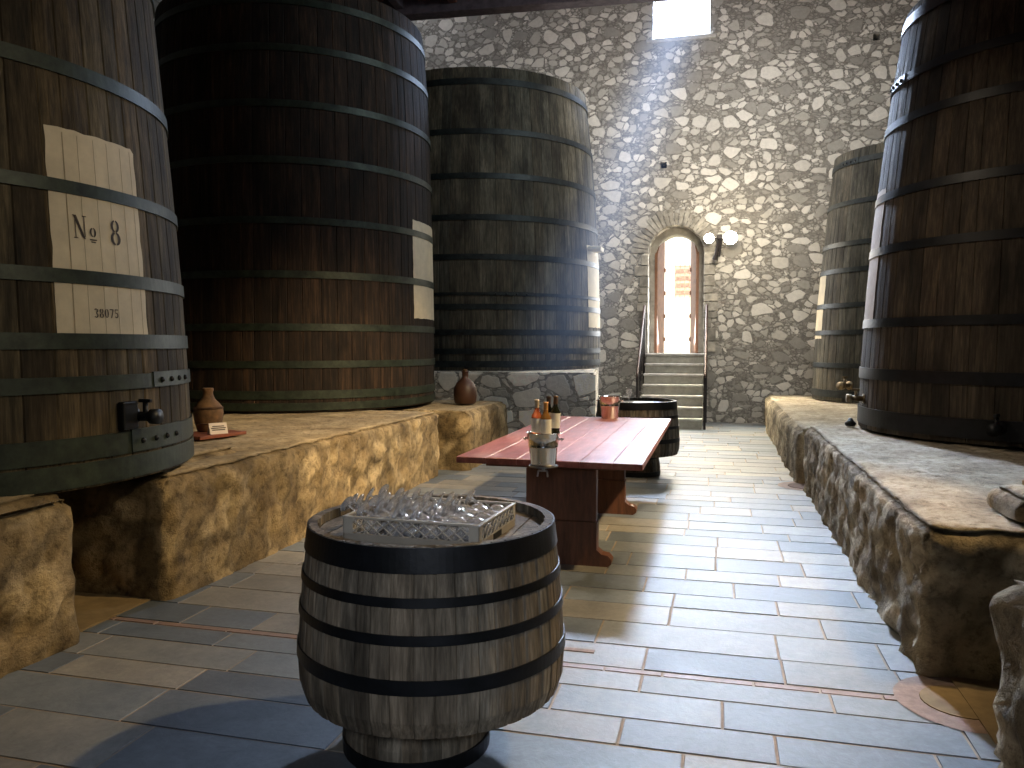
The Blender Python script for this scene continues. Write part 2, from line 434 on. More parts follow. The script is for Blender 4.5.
# masonry base of the far left vat
bm = bmesh.new(); prism(bm, [(-4.35, 11.55), (-1.72, 11.55), (-2.44, 16.85), (-7.6, 16.85), (-7.6, 12.4), (-5.2, 12.3)], 0, 1.19, 'z'); bmesh.ops.bevel(bm, geom=list(bm.edges), offset=.03, segments=2, affect='EDGES')
M['base'] = masonry('base_masonry', 2.3, 1.7)  # stone colours raised to make up for light missing on this base
tag(obj('masonry_base', bm, M['base']), 'taller pale rubble masonry base under the far left vat', 'masonry base')
# low rough blocks against the end wall, right
o = rock_block('stone_block', M['rockR'], (.95, 15.8, 0), (5.2, 16.85, .6), seg=.08, amp=.03, seed=12); tag(o, 'low rough stone block against the end wall beyond the far right plinth', 'stone block')

# ------------------------------------------------------------ VATS
def vat_R(prof, ns, groove, rot=0):
    def f(th, z):
        zs = prof
        if z <= zs[0][1]: r = zs[0][0]
        elif z >= zs[-1][1]: r = zs[-1][0]
        else:
            for (r0, z0), (r1, z1) in zip(zs, zs[1:]):
                if z0 <= z <= z1: r = r0 + (r1 - r0) * (z - z0) / (z1 - z0); break
        return r
    return f
def vat_body(name, prof, ns, m, parent, groove=.006, rng=None, lip=.055, head_z=None, lo=.6, hi=1.25, c=(0, 0)):
    bm = bmesh.new(); cl = bm.loops.layers.float_color.new('tone')
    per = 4; N = ns * per; offs = [-groove, 0, .002, 0]
    # irregular stave widths
    ang = [0]
    for i in range(ns): ang.append(ang[-1] + rng.uniform(.75, 1.25))
    tot = ang[-1]; ang = [a / tot * 2 * PI for a in ang]
    th = []
    for i in range(ns):
        a0, a1 = ang[i], ang[i + 1]; g = .005 / prof[0][0] + .001
        th += [(a0, -groove), (a0 + g * 1.2, 0), ((a0 + a1) / 2, .002), (a1 - g * 1.2, 0)]
    rings = []
    full = [(prof[0][0] - .05, prof[0][1])] + prof + [(prof[-1][0] - lip, prof[-1][1])]
    hz = head_z if head_z is not None else prof[-1][1] - .06
    full.append((prof[-1][0] - lip, hz))
    for r, z in full:
        rings.append([bm.verts.new(((r + o) * math.cos(a), (r + o) * math.sin(a), z)) for a, o in th])
    tone = []
    for i in range(ns):
        g = rng.uniform(lo, hi); w = rng.uniform(-.05, .05); tone.append((g * (1 + w), g, g * (1 - w)))
    for ri, (a, b) in enumerate(zip(rings, rings[1:])):
        for i in range(N):
            j = (i + 1) % N; f = bm.faces.new((a[i], a[j], b[j], b[i])); t = tone[i // per]
            for l in f.loops: l[cl] = (*t, 1)
    f = bm.faces.new(rings[0][::-1])
    for l in f.loops: l[cl] = (.5, .5, .5, 1)
    o = obj(name, bm, m, parent)
    # head
    if name == 'base_tub': return o
    bm = bmesh.new(); cl = bm.loops.layers.float_color.new('tone'); r = prof[-1][0] - lip - .002; k = 9
    for i in range(k):
        x0 = -r + 2 * r * i / k + .003; x1 = -r + 2 * r * (i + 1) / k - .003
        pts = []
        for s in range(7):
            x = x0 + (x1 - x0) * s / 6; pts.append((x, -math.sqrt(max(0, r * r - x * x))))
        for s in range(7):
            x = x1 + (x0 - x1) * s / 6; pts.append((x, math.sqrt(max(0, r * r - x * x))))
        nf = len(bm.faces); prism(bm, pts, hz - .03, hz, 'z'); bm.faces.ensure_lookup_table(); g = rng.uniform(.7, 1.15)
        for f in bm.faces[nf:]:
            for l in f.loops: l[cl] = (g, g, g, 1)
    bmesh.ops.remove_doubles(bm, verts=bm.verts, dist=1e-5)
    obj('head', bm, m, parent)
    return o
def band(bm, Rf, z0, z1, a0, a1, off, thick, n=96, tilt=0):
    closed = abs(a1 - a0 - 2 * PI) < 1e-4
    cnt = n if closed else n + 1
    rings = []
    for q in ((0, z0), (thick, z0), (thick, z1), (0, z1)):
        ring = []
        for i in range(cnt):
            a = a0 + (a1 - a0) * i / n; zz = q[1] + tilt * math.cos(a); r = Rf(a, zz) + off + q[0]
            ring.append(bm.verts.new((r * math.cos(a), r * math.sin(a), zz)))
        rings.append(ring)
    for k in range(4):
        A, B = rings[k], rings[(k + 1) % 4]
        for i in range(n):
            j = (i + 1) % cnt
            bm.faces.new((A[i], A[j], B[j], B[i]))
    if not closed:
        bm.faces.new([r[0] for r in rings]); bm.faces.new([r[-1] for r in rings][::-1])
def hoop(parent, Rf, z, w, m, off=.002, thick=.012, joint=None, n=200, tilt=0, name='hoop'):
    bm = bmesh.new(); band(bm, Rf, z - w / 2, z + w / 2, 0, 2 * PI, off, thick, n, tilt)
    if joint is not None: band(bm, Rf, z - w / 2 + .004, z + w / 2 + .008, joint - .17, joint + .17, off + thick * .6, thick * .9, 14, tilt)
    bmesh.ops.recalc_face_normals(bm, faces=bm.faces)
    h = obj(name, bm, m, parent, smooth=False)
    if joint is not None:
        for k in range(4):
            a = joint - .115 + k * .077; r = Rf(a, z) + off + thick * 1.6
            bm = bmesh.new(); bmesh.ops.create_uvsphere(bm, u_segments=10, v_segments=6, radius=.017)
            rv = obj('rivet', bm, M['iron_black'], h, True)
            rv.location = (r * math.cos(a), r * math.sin(a), z + tilt * math.cos(a))
    return h
def patch(parent, Rf, a0, a1, z0, z1, m, off=.006, name='painted_panel', rng=random, seams=None, rag=.006):
    bm = bmesh.new(); na = 24; nz = 40; g = []
    for j in range(nz + 1):
        z = z0 + (z1 - z0) * j / nz; row = []
        for i in range(na + 1):
            a = a0 + (a1 - a0) * i / na
            zz = z; aa = a
            if i in (0, na): aa += rag * noise.noise(Vector((z * 9, i, 0)))
            if j in (0, nz): zz += rag * 2 * noise.noise(Vector((a * 20, j, 5)))
            if i == na and j == nz: zz -= .03
            r = Rf(aa, zz) + off
            row.append(bm.verts.new((r * math.cos(aa), r * math.sin(aa), zz)))
        g.append(row)
    for j in range(nz):
        for i in range(na): bm.faces.new((g[j][i], g[j][i + 1], g[j + 1][i + 1], g[j + 1][i]))
    return obj(name, bm, m, parent)
def vat(name, label, loc, prof, ns, mats, hoops, seed, group=None, joints={}):
    t = thing(name, label, 'vat', loc, 0, group); rng = random.Random(seed)
    vat_body('stave_wall', prof, ns, mats[0], t, rng=rng)
    Rf = vat_R(prof, ns, .01)
    for k, (z, w) in enumerate(hoops): hoop(t, Rf, z, w, mats[1], joint=joints.get(k))
    return t, Rf

# --- numbered vat (front left)
LV = 'wooden aging vats'
prof1 = [(1.6, 0), (1.585, .5), (1.55, 1.2), (1.5, 1.9), (1.45, 2.5), (1.4, 3.1), (1.33, 3.8), (1.27, 4.3)]
z0 = .83
hp1 = [(.075, .125), (.215, .125), (.56, .085), (.79, .085), (1.135, .075), (1.61, .07), (2.25, .08), (3.08, .085), (4.15, .1)]
v1, R1 = vat('wooden_vat', 'huge front left wooden vat with a cream panel numbered 8', (-4.85, 3.85, z0), prof1, 64, (M['stave_near'], M['iron_green']), hp1, 3, joints={1: R_(9), 2: R_(17), 7: R_(8)})
pn = patch(v1, R1, R_(-16.0), R_(6.8), .805, 1.92, M['panel']); pn['label'] = 'cream painted panel reading Nº 8 and 38075'
# seams showing through the paint
bm = bmesh.new()
for a in (-12.5, -9.2, -5.4, -1.9, 2.0, 5.2):
    bm = bmesh.new()
    for q in range(22): band(bm, R1, .82 + q * .049, .869 + q * .049, R_(a), R_(a) + (.0035 if a == -12.5 else .0008), .0075, .001, 1)
    obj('panel_seam', bm, M['seam'], pn)
def glyphs(parent, Rf, a_c, z_c, polys, scale, name):
    """polys: list of closed polygons in text units, laid on the vat's curved side"""
    bm = bmesh.new()
    for P in polys:
        vs = []
        for x, y in P:
            zz = z_c + y * scale; r = Rf(0, zz); a = a_c + x * scale / r
            r += .0095; vs.append(bm.verts.new((r * math.cos(a), r * math.sin(a), zz)))
        bm.faces.new(vs)
    bmesh.ops.recalc_face_normals(bm, faces=bm.faces)
    return obj(name, bm, M['ink'], parent)
def rect(x0, x1, y0, y1): return [(x0, y0), (x1, y0), (x1, y1), (x0, y1)]
def arc_band(cx, cy, ro, ri_x, ro_y, ri_y, a0, a1, n=10):
    """crescent between two ellipses: thick at the sides"""
    out = [(cx + ro * math.cos(R_(a0 + (a1 - a0) * i / n)), cy + ro_y * math.sin(R_(a0 + (a1 - a0) * i / n))) for i in range(n + 1)]
    inn = [(cx + ri_x * math.cos(R_(a0 + (a1 - a0) * i / n)), cy + ri_y * math.sin(R_(a0 + (a1 - a0) * i / n))) for i in range(n + 1)]
    res = []
    for i in range(n): res.append([out[i], out[i + 1], inn[i + 1], inn[i]])
    return res
# N with fat diagonal and slab serifs; small underlined o; stencilled 8
N_ = [rect(-.30, -.255, -.5, .44), rect(.21, .255, -.4, .5), [(-.38, .5), (-.2, .5), (.26, -.5), (.2, -.5), (.08, -.42)], rect(-.39, -.16, -.5, -.46), rect(.12, .36, .46, .5), rect(-.4, -.2, .46, .5)]
glyphs(pn, R1, R_(-9.9), 1.405, [[(x * .86, y) for x, y in P] for P in N_], .125, 'lettering')
o_ = arc_band(0, .0, .2, .09, .26, .21, -78, 78) + arc_band(0, .0, .2, .09, .26, .21, 102, 258) + [rect(-.22, .22, -.44, -.37), rect(-.15, .15, -.56, -.5)]
glyphs(pn, R1, R_(-7.1), 1.385, o_, .1, 'lettering')
e8 = arc_band(0, .25, .22, .1, .25, .19, -80, 80) + arc_band(0, .25, .22, .1, .25, .19, 100, 260) + arc_band(0, -.25, .26, .12, .27, .2, -80, 80) + arc_band(0, -.25, .26, .12, .27, .2, 100, 260)
glyphs(pn, R1, R_(-1.3), 1.405, e8, .14, 'lettering')
def dig(ch):
    if ch == '8': return arc_band(0, .25, .24, .1, .25, .17, -78, 78) + arc_band(0, .25, .24, .1, .25, .17, 102, 258) + arc_band(0, -.25, .27, .11, .27, .18, -78, 78) + arc_band(0, -.25, .27, .11, .27, .18, 102, 258)
    if ch == '3': return arc_band(-.02, .25, .25, .11, .25, .16, -88, 150) + arc_band(-.02, -.25, .28, .12, .26, .17, -150, 88)
    if ch == '0': return arc_band(0, 0, .27, .11, .5, .42, -80, 80) + arc_band(0, 0, .27, .11, .5, .42, 100, 260)
    if ch == '7': return [rect(-.26, .26, .38, .5), [(.14, .4), (.26, .4), (.02, -.5), (-.14, -.5)]]
    if ch == '5': return [rect(-.2, .24, .39, .5), rect(-.22, -.13, .02, .5)] + arc_band(-.02, -.18, .27, .12, .31, .2, -150, 110)
for k, ch in enumerate('38075'):
    glyphs(pn, R1, R_(-7.6 + k * 1.25), .945, dig(ch), .05, 'lettering')
# wooden spigot block and brass tap low on vat 1
def tap(parent, loc, rotz, s=1.0, m=None):
    bm = bmesh.new()
    lathe(bm, [(.06 * s, 0), (.06 * s, .015 * s)], 16, caps=(True, True)); bm.transform(Matrix.Rotation(PI / 2, 4, 'Y'))
    tube(bm, [(0, 0, 0), (.1 * s, 0, 0), (.15 * s, 0, 0)], .035 * s, 12)
    tube(bm, [(.15 * s, 0, 0), (.21 * s, 0, 0)], .055 * s, 12)
    tube(bm, [(.1 * s, 0, -.02 * s), (.1 * s, 0, .1 * s)], .018 * s, 8)
    h = obj('tap', bm, m or M['iron_black'], parent, True); h.location = loc; h.rotation_euler = (0, 0, rotz)
    bm = bmesh.new(); box(bm, .05 * s, .15 * s, -.015 * s, .015 * s, .1 * s, .125 * s, .004); hh = obj('tap_handle', bm, m or M['iron_black'], h)
    return h
a = R_(.8); rr = R1(a, .34)
tp = tap(v1, (rr * math.cos(a), rr * math.sin(a), .36), a, .8)
bm = bmesh.new(); box(bm, 0, .045, -.13, -.01, -.07, .09, .01); ob = obj('tap_block', bm, M['iron_black'], v1); ob.location = (rr * math.cos(a) + .0, rr * math.sin(a), .36)

# --- second vat, left
prof2 = [(1.9, 0), (1.9, .8), (1.885, 1.8), (1.87, 2.8), (1.85, 3.8), (1.8, 4.6), (1.76, 5.05)]
hp2 = [(.06, .09), (.2, .1), (.56, .085), (1.0, .085), (1.62, .085), (2.25, .08), (2.95, .08), (3.6, .08), (4.25, .08), (4.8, .085)]
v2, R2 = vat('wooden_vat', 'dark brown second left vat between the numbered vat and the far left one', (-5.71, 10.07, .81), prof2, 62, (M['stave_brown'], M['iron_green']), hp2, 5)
patch(v2, R2, R_(-10), R_(30), 1.14, 2.42, M['panel'])
# --- far left vat on the masonry base
prof3 = [(2.2, 0), (2.2, .8), (2.17, 1.8), (2.12, 2.8), (2.05, 3.7), (1.96, 4.5), (1.93, 4.78)]
hp3 = [(.1, .1), (.3, .09), (.6, .09), (1.0, .09), (1.2, .05), (1.78, .09), (2.4, .09), (3.05, .09), (3.75, .09), (4.55, .1)]
v3, R3 = vat('wooden_vat', 'grey-brown far left vat standing on the taller masonry base', (-4.24, 14.02, 1.2), prof3, 64, (M['stave_grey'], M['iron']), hp3, 8, joints={4: R_(-60)})
patch(v3, R3, R_(-16), R_(10), .7, 2.1, M['panel'])
bm = bmesh.new(); box(bm, 2.1, 2.32, -.6, -.2, 2.0, 2.08, .02); obj('white_bracket', bm, M['panel'], v3)
# --- right vats
prof4 = [(1.63, 0), (1.62, .6), (1.58, 1.3), (1.53, 2.0), (1.46, 2.7), (1.38, 3.4), (1.3, 3.95), (1.27, 4.15)]
hp4 = [(.13, .17), (.56, .11), (1.06, .085), (1.77, .08), (2.3, .08), (3.0, .08), (3.42, .08), (4.02, .11)]
v4, R4 = vat('wooden_vat', 'large brown right vat at the frame edge on the long right plinth', (3.08, 8.82, .755), prof4, 56, (M['stave_right'], M['iron_black']), hp4, 13, joints={6: R_(-176)})
patch(v4, R4, R_(-195), R_(-171), 1.1, 2.4, simple('dull_pink_paint', (.36, .29, .23), .75, var=.15))
prof5 = [(1.52, 0), (1.5, .7), (1.46, 1.5), (1.4, 2.3), (1.33, 3.1), (1.26, 3.75), (1.22, 4.18)]
hp5 = [(.12, .12), (.6, .08), (1.15, .08), (1.6, .08), (2.18, .08), (2.62, .08), (3.3, .08), (3.98, .09)]
v5, R5 = vat('wooden_vat', 'distant right vat near the end wall, partly behind the large right vat', (3.18, 15.0, .66), prof5, 54, (M['stave_grey'], M['iron']), hp5, 17, joints={7: R_(-150)})
patch(v5, R5, R_(-190), R_(-165), 1.05, 2.15, M['panel'])
brass = simple('old_brass', (.2, .15, .09), .45, .7)
a = R_(-176); rr = R4(a, .3); tap(v4, (rr * math.cos(a), rr * math.sin(a), .3), a, .8, brass)
a = R_(-119); rr = R4(a, .1); tap(v4, (rr * math.cos(a), rr * math.sin(a), .15), a, 1.0, M['iron_black'])
a = R_(-120); rr = R5(a, .3); tap(v5, (rr * math.cos(a), rr * math.sin(a), .3), a, 1.2, brass)
a = R_(-135); rr = R5(a, .3); tap(v5, (rr * math.cos(a), rr * math.sin(a), .28), a, 1.2, brass)

# small stone on the right plinth with a broken tile on it
o = rock_block('loose_stone', M['rockR'], (1.42, 4.25, .745), (1.95, 4.72, .87), seg=.035, amp=.03, seed=21, round_=.06)
tag(o, 'loose rough stone lying on the right plinth at the frame edge', 'stone')
bm = bmesh.new(); box(bm, -.24, .2, -.12, .12, 0, .03, .008); o = obj('broken_tile', bm, simple('tile_orange', (.36, .2, .1), .8), loc=(1.78, 4.5, .885)); o.rotation_euler = (0, 0, .3)
tag(o, 'broken orange tile lying on the loose stone at the right edge', 'tile')
bm = bmesh.new(); lathe(bm, [(.05, 0), (.06, .03), (.035, .05), (.02, .08)], 14, caps=(True, True)); o = obj('drain_cap', bm, M['iron_black'], loc=(1.38, 9.0, .745), smooth=True)
tag(o, 'small black drain cap on the right plinth beside the large vat', 'drain cap')

# ------------------------------------------------------------ BARREL TABLES
def barrel_table(label, loc, rot=0, off=(0, 0, 0)):
    t = thing('barrel_table', label, 'barrel table', loc, rot); rng = random.Random(23)
    prof = [(.495, .27), (.515, .33), (.52, .41), (.517, .5), (.51, .6), (.502, .7), (.493, .78), (.484, .86), (.475, .92)]
    vat_body('tub', prof, 44, M['stave_table'], t, groove=.006, rng=rng, head_z=.885, lo=.7, hi=1.2, lip=.032)
    Rf = vat_R(prof, 0, 0)
    for z, w in ((.876, .085), (.737, .032), (.612, .034), (.455, .05)): hoop(t, Rf, z, w, M['iron_black'], .001, .006, n=128)
    pb = [(.285, 0), (.29, .1), (.275, .19), (.262, .268)]
    vat_body('base_tub', pb, 22, M['stave_table'], t, groove=.005, rng=rng, head_z=.25, lo=.8, hi=1.2)
    Rb = vat_R(pb, 0, 0)
    for z, w in ((.235, .04), (.03, .06)): hoop(t, Rb, z, w, M['iron_black'], .001, .008, n=48, name='base_hoop')
    for ch in t.children:
        if ch.name.startswith('base_') : ch.location = off
    return t
barrel_table('near upturned weathered oak barrel table holding the glass rack', (-1.082, 2.93, 0), 0, (-.075, .01, 0))
barrel_table('far upturned oak barrel table behind the red table by the steps', (-.95, 9.85, 0), 1.0)

# ------------------------------------------------------------ RED TRESTLE TABLE
rw = NT('red_table_wood'); v = rw.coord((6, .8, 6)); n1 = rw.noise(v, 3, 6, .7); n2 = rw.noise(rw.coord(), 3, 5, .7); n3 = rw.noise(rw.coord(), 40, 3)
rc = rw.ramp(n1, [(.3, (.13, .035, .028)), (.55, (.24, .075, .058)), (.75, (.36, .15, .12))])
rc = rw.mix(rc, (.42, .27, .22), rw.ramp(n2, [(.5, (0, 0, 0)), (.72, (.55, .55, .55))]))
rw.base(rc); rw.set(Roughness=rw.math('MULTIPLY_ADD', n2, .35, .2)); rw.bump(rw.math('ADD', n1, n3), .2, .003)
pwd = NT('pedestal_wood'); v = pwd.coord((5, 5, .7)); n1 = pwd.noise(v, 3, 6, .7)
pwd.base(pwd.ramp(n1, [(.3, (.06, .022, .012)), (.55, (.15, .06, .03)), (.75, (.25, .11, .06))])); pwd.set(Roughness=.5); pwd.bump(n1, .3, .004)
tb = thing('trestle_table', 'long red-stained trestle table with plank top in the middle of the cellar', 'table', (-1.16, 7.2, 0))
xs = [-.68, -.45, -.22, .01, .24, .47, .68]
for i in range(6):
    xa, xb = xs[i] + .0006, xs[i + 1] - .0006
    f = lambda x: -1.72 - (x + .68) / 1.36 * .06
    bm = bmesh.new(); P = [(xa, f(xa)), (xb, f(xb)), (xb, 1.72), (xa, 1.72)]
    prism(bm, P, .74, .785, 'z'); bmesh.ops.bevel(bm, geom=list(bm.edges), offset=.003, segments=1, affect='EDGES')
    obj('plank', bm, rw.m, tb)
def trestle(y):
    bm = bmesh.new(); box(bm, -.19, .33, y - .045, y + .045, .32, .7, .006); obj('trestle_panel', bm, pwd.m, tb)
    # foot block with rounded toes
    bm = bmesh.new()
    P = [(-.34, 0), (.41, 0), (.44, .02), (.445, .05), (.42, .08), (.37, .09), (.335, .12), (.335, .32), (-.195, .32), (-.195, .12), (-.23, .09), (-.32, .08), (-.36, .04)]
    prism(bm, P, y - .055, y + .055); obj('foot', bm, pwd.m, tb)
    bm = bmesh.new(); box(bm, -.5, .52, y - .04, y + .04, .7, .74, .004); obj('crosspiece', bm, pwd.m, tb)
trestle(-1.52); trestle(.3)
bm = bmesh.new(); box(bm, .02, .07, -1.475, .255, .18, .36, .006); obj('stretcher', bm, pwd.m, tb)

# ------------------------------------------------------------ BUCKETS AND BOTTLES
st = NT('polished_steel'); st.base((.72, .7, .67)); st.set(Metallic=1.0, Roughness=.16)
cop = simple('dull_steel', (.4, .4, .42), .3, 1, bump=0)
def bucket(label, loc, s=1.0):
    t = thing('ice_bucket', label, 'ice bucket', loc, 0)
    bm = bmesh.new(); R0, R1_, H_ = .076 * s, .104 * s, .205 * s
    lathe(bm, [(0.001, .004), (R0 - .006, .004), (R0, 0), (R0 + .002, .004), (R0 + (R1_ - R0) * .55, H_ * .55), (R0 + (R1_ - R0) * .56 + .003, H_ * .57), (R0 + (R1_ - R0) * .59, H_ * .59), (R1_, H_ - .006), (R1_ + .006, H_ - .002), (R1_ + .005, H_ + .003), (R1_ - .003, H_), (R0 - .002, .012), (.001, .012)], 40)
    obj('pail', bm, st.m, t, True)
    for sg in (-1, 1):
        bm = bmesh.new(); tube(bm, [(sg * (R1_ - .006), 0, H_ * .8), (sg * (R1_ + .012), 0, H_ * .82), (sg * (R1_ + .02), 0, H_ * .78)], [.007, .006, .013], 10)
        obj('handle_knob', bm, st.m, t, True)
    return t
ib = bucket('steel ice bucket full of wine bottles at the front edge of the red table', (-1.125, 5.2, .79), 1.08)
bucket('empty steel ice bucket on the far end of the red table', (-1.145, 8.78, .786), 1.2)
# bracket clamped to the table edge
hd = thing('bucket_holder', 'steel bracket clamped to the table edge under the bottle-filled bucket', 'bracket', (-1.125, 5.2, .785))
bm = bmesh.new(); lathe(bm, [(.001, -.004), (.1, -.004), (.1, .003), (.001, .003)], 32); box(bm, -.03, .03, .04, .26, .001, .006); obj('plate', bm, cop, hd)
bm = bmesh.new(); tube(bm, [(0, .0, -.004), (0, .0, -.035)], .012, 10); tube(bm, [(-.03, -.02, -.03), (-.035, -.03, -.07)], .006, 8); tube(bm, [(.03, -.02, -.03), (.035, -.03, -.07)], .006, 8); tube(bm, [(-.03, -.02, -.03), (.03, -.02, -.03)], .006, 8); obj('clamp', bm, cop, hd, True)
bm = bmesh.new()
rg = random.Random(4)
M['ice'] = NT('ice'); M['ice'].base((.85, .88, .9)); M['ice'].set(Roughness=.15, Transmission_Weight=.6, IOR=1.3); M['ice'] = M['ice'].m
for k in range(26):
    a = rg.random() * 6.28; r = rg.random() ** .5 * .07; zz = .02 + rg.random() * .06
    vs = box(bm, -.014, .014, -.014, .014, -.014, .014)
    mt = Matrix.Translation((r * math.cos(a), r * math.sin(a), zz)) @ Matrix.Rotation(rg.random() * 3, 4, Vector((rg.random(), rg.random(), 1)).normalized())
    for v_ in vs: v_.co = mt @ v_.co
o = obj('ice_cubes', bm, M['ice'], loc=(-1.125, 5.2, .79)); tag(o, 'crushed ice inside the bucket of wine bottles', 'ice', kind='stuff')

def glassy(name, col, rough=.05, tr=.85):
    t = NT(name); t.base(col); t.set(Roughness=rough, Transmission_Weight=tr, IOR=1.45); return t.m
g_rose = glassy('rose_glass', (.85, .3, .12), tr=.6); g_dark = glassy('dark_glass', (.02, .022, .012), tr=.2); g_amb = glassy('amber_glass', (.5, .25, .07), tr=.5)
lab = simple('bottle_label', (.95, .93, .88), .6, var=.04, bump=0)
def bottle(label, loc, glass, capm, h=.315, rot=(0, 0, 0), lz=(.09, .185)):
    t = thing('wine_bottle', label, 'wine bottle', loc); t.rotation_euler = rot; s = h / .315
    bm = bmesh.new(); lathe(bm, [(.001, .006), (.03, 0), (.036, .004), (.0375, .02), (.0375, .19 * s), (.034, .21 * s), (.024, .228 * s), (.0165, .245 * s), (.0145, .27 * s), (.0145, h - .004), (.001, h - .004)], 24); obj('bottle_body', bm, glass, t, True)
    bm = bmesh.new(); lathe(bm, [(.0155, .25 * s), (.0155, .3 * s), (.017, .302 * s), (.017, h), (.001, h + .001)], 16); obj('capsule', bm, capm, t, True)
    bm = bmesh.new(); lathe(bm, [(.0381, lz[0]), (.0381, lz[1])], 24); obj('paper_label', bm, lab, t, True)
    return t
cap_c = simple('cream_capsule', (.72, .6, .45), .5, bump=0); cap_o = simple('orange_capsule', (.65, .33, .1), .4, bump=0); cap_k = simple('black_capsule', (.05, .03, .02), .35, bump=0); cap_b = simple('brown_capsule', (.13, .07, .03), .35, bump=0)
bottle('rosé wine bottle with cream capsule, leftmost in the front ice bucket', (-1.165, 5.175, .925), g_rose, cap_c, .31, (0, 0, 0))
bottle('amber wine bottle with orange capsule in the front ice bucket', (-1.103, 5.17, .92), g_amb, cap_o, .3)
bottle('dark wine bottle with black capsule, at the back of the front ice bucket', (-1.1, 5.247, .94), g_dark, cap_k, .315, lz=(.1, .2))
bottle('dark wine bottle with brown capsule, rightmost in the front ice bucket', (-1.06, 5.215, .945), g_dark, cap_b, .315, (0, R_(3), 0), lz=(.1, .2))

# wine glasses
gl = NT('clear_glass'); gl.base((.95, .96, .98)); gl.set(Roughness=.06, Transmission_Weight=.8, IOR=1.5)
bw_ = [(.003, .094), (.012, .097), (.026, .108), (.034, .125), (.036, .145), (.033, .17), (.029, .195), (.0275, .195), (.0315, .17), (.0345, .145), (.0325, .126), (.025, .11), (.011, .1), (.0005, .098)]
def wine_glass(label, loc, rot, group):
    t = thing('wine_glass', label, 'wine glass', loc, 0, group); t.rotation_euler = rot
    bm = bmesh.new(); lathe(bm, bw_, 18); obj('bowl', bm, gl.m, t, True)
    bm = bmesh.new(); lathe(bm, [(.0045, .006), (.0035, .05), (.0035, .096)], 8, caps=(True, True)); obj('stem', bm, gl.m, t, True)
    bm = bmesh.new(); lathe(bm, [(.001, 0), (.033, 0), (.034, .002), (.012, .005), (.001, .008)], 18); obj('foot', bm, gl.m, t, True)
    return t
wine_glass('clear wine glass standing on the far barrel table', (-1.02, 9.6, .886), (0, 0, 0), None)
# white cloth/tray on the far barrel
bm = bmesh.new(); lathe(bm, [(.001, 0), (.2, 0), (.215, .012), (.21, .014), (.196, .006), (.001, .006)], 40, c=(0, 0, 0)); o = obj('serving_tray', bm, simple('tray_steel', (.75, .77, .8), .25, .5, bump=0), loc=(-.78, 9.72, .887), smooth=True)
tag(o, 'round shiny serving tray on the far barrel table', 'tray')

# ------------------------------------------------------------ GLASS RACK
rm = simple('grey_plastic', (.3, .27, .22), .5, var=.1, bump=0); rm2 = simple('grey_plastic_light', (.4, .37, .31), .5, var=.1, bump=0)
RX, RY = .265, .21; ROT = R_(-3)
rk = thing('glass_rack', 'grey-brown plastic lattice rack full of wine glasses on near barrel', 'glass rack', (-1.04, 2.815, .886), ROT)
bm = bmesh.new()
for i in range(12):
    x = -RX + .02 + i * (2 * RX - .04) / 11; box(bm, x - .003, x + .003, -RY, RY, .004, .01)
for i in range(9):
    y_ = -RY + .02 + i * (2 * RY - .04) / 8; box(bm, -RX, RX, y_ - .003, y_ + .003, .004, .01)
obj('base_grid', bm, rm, rk)
bm = bmesh.new()
for (a, b, c, d) in ((-RX, RX, -RY, -RY + .01), (-RX, RX, RY - .01, RY), (-RX, -RX + .01, -RY, RY), (RX - .01, RX, -RY, RY)): box(bm, a, b, c, d, 0, .03, .002)
obj('lower_rim', bm, rm, rk)
bm = bmesh.new()
for (a, b, c, d) in ((-RX - .003, RX + .003, -RY - .003, -RY + .011), (-RX - .003, RX + .003, RY - .011, RY + .003), (-RX - .003, -RX + .011, -RY, RY), (RX - .011, RX + .003, -RY, RY)): box(bm, a, b, c, d, .084, .092, .002)
obj('top_rim', bm, rm2, rk)
for sx in (-1, 1):
    for sy in (-1, 1):
        bm = bmesh.new()
        x0, x1 = sorted((sx * RX, sx * (RX - .04))); y0, y1 = sorted((sy * RY, sy * (RY - .006))); box(bm, x0, x1, y0, y1, .025, .086, .001)
        x0, x1 = sorted((sx * RX, sx * (RX - .006))); y0, y1 = sorted((sy * RY, sy * (RY - .03))); box(bm, x0, x1, y0, y1, .025, .086, .001)
        obj('corner_post', bm, rm2, rk)
for side in range(4):
    bm = bmesh.new()
    L = (RX if side < 2 else RY) - .035; n = 10 if side < 2 else 8; stp = 2 * L / n
    for i in range(-1, n + 1):
        for sg in (1, -1):
            a0 = -L + i * stp; a1 = a0 + stp * 1.5; zA, zB = (.03, .085) if sg > 0 else (.085, .03)
            # clip to the panel
            def cl_(a): return max(0, min(1, (a - a0) / (a1 - a0)))
            t0, t1 = cl_(-L), cl_(L)
            if t1 - t0 < .05: continue
            p0 = (a0 + (a1 - a0) * t0, zA + (zB - zA) * t0); p1 = (a0 + (a1 - a0) * t1, zA + (zB - zA) * t1)
            if side < 2:
                yy = (-1 if side == 0 else 1) * (RY - .004); tube(bm, [(p0[0], yy, p0[1]), (p1[0], yy, p1[1])], .0025, 5)
            else:
                xx = (-1 if side == 2 else 1) * (RX - .004); tube(bm, [(xx, p0[0], p0[1]), (xx, p1[0], p1[1])], .0025, 5)
    obj('lattice_side', bm, rm2, rk)
bm = bmesh.new(); box(bm, RX - .001, RX + .002, -.06, .03, .005, .027); obj('hand_slot', bm, M['blk'], rk)  # black plate painted for the dark inside the hand hole
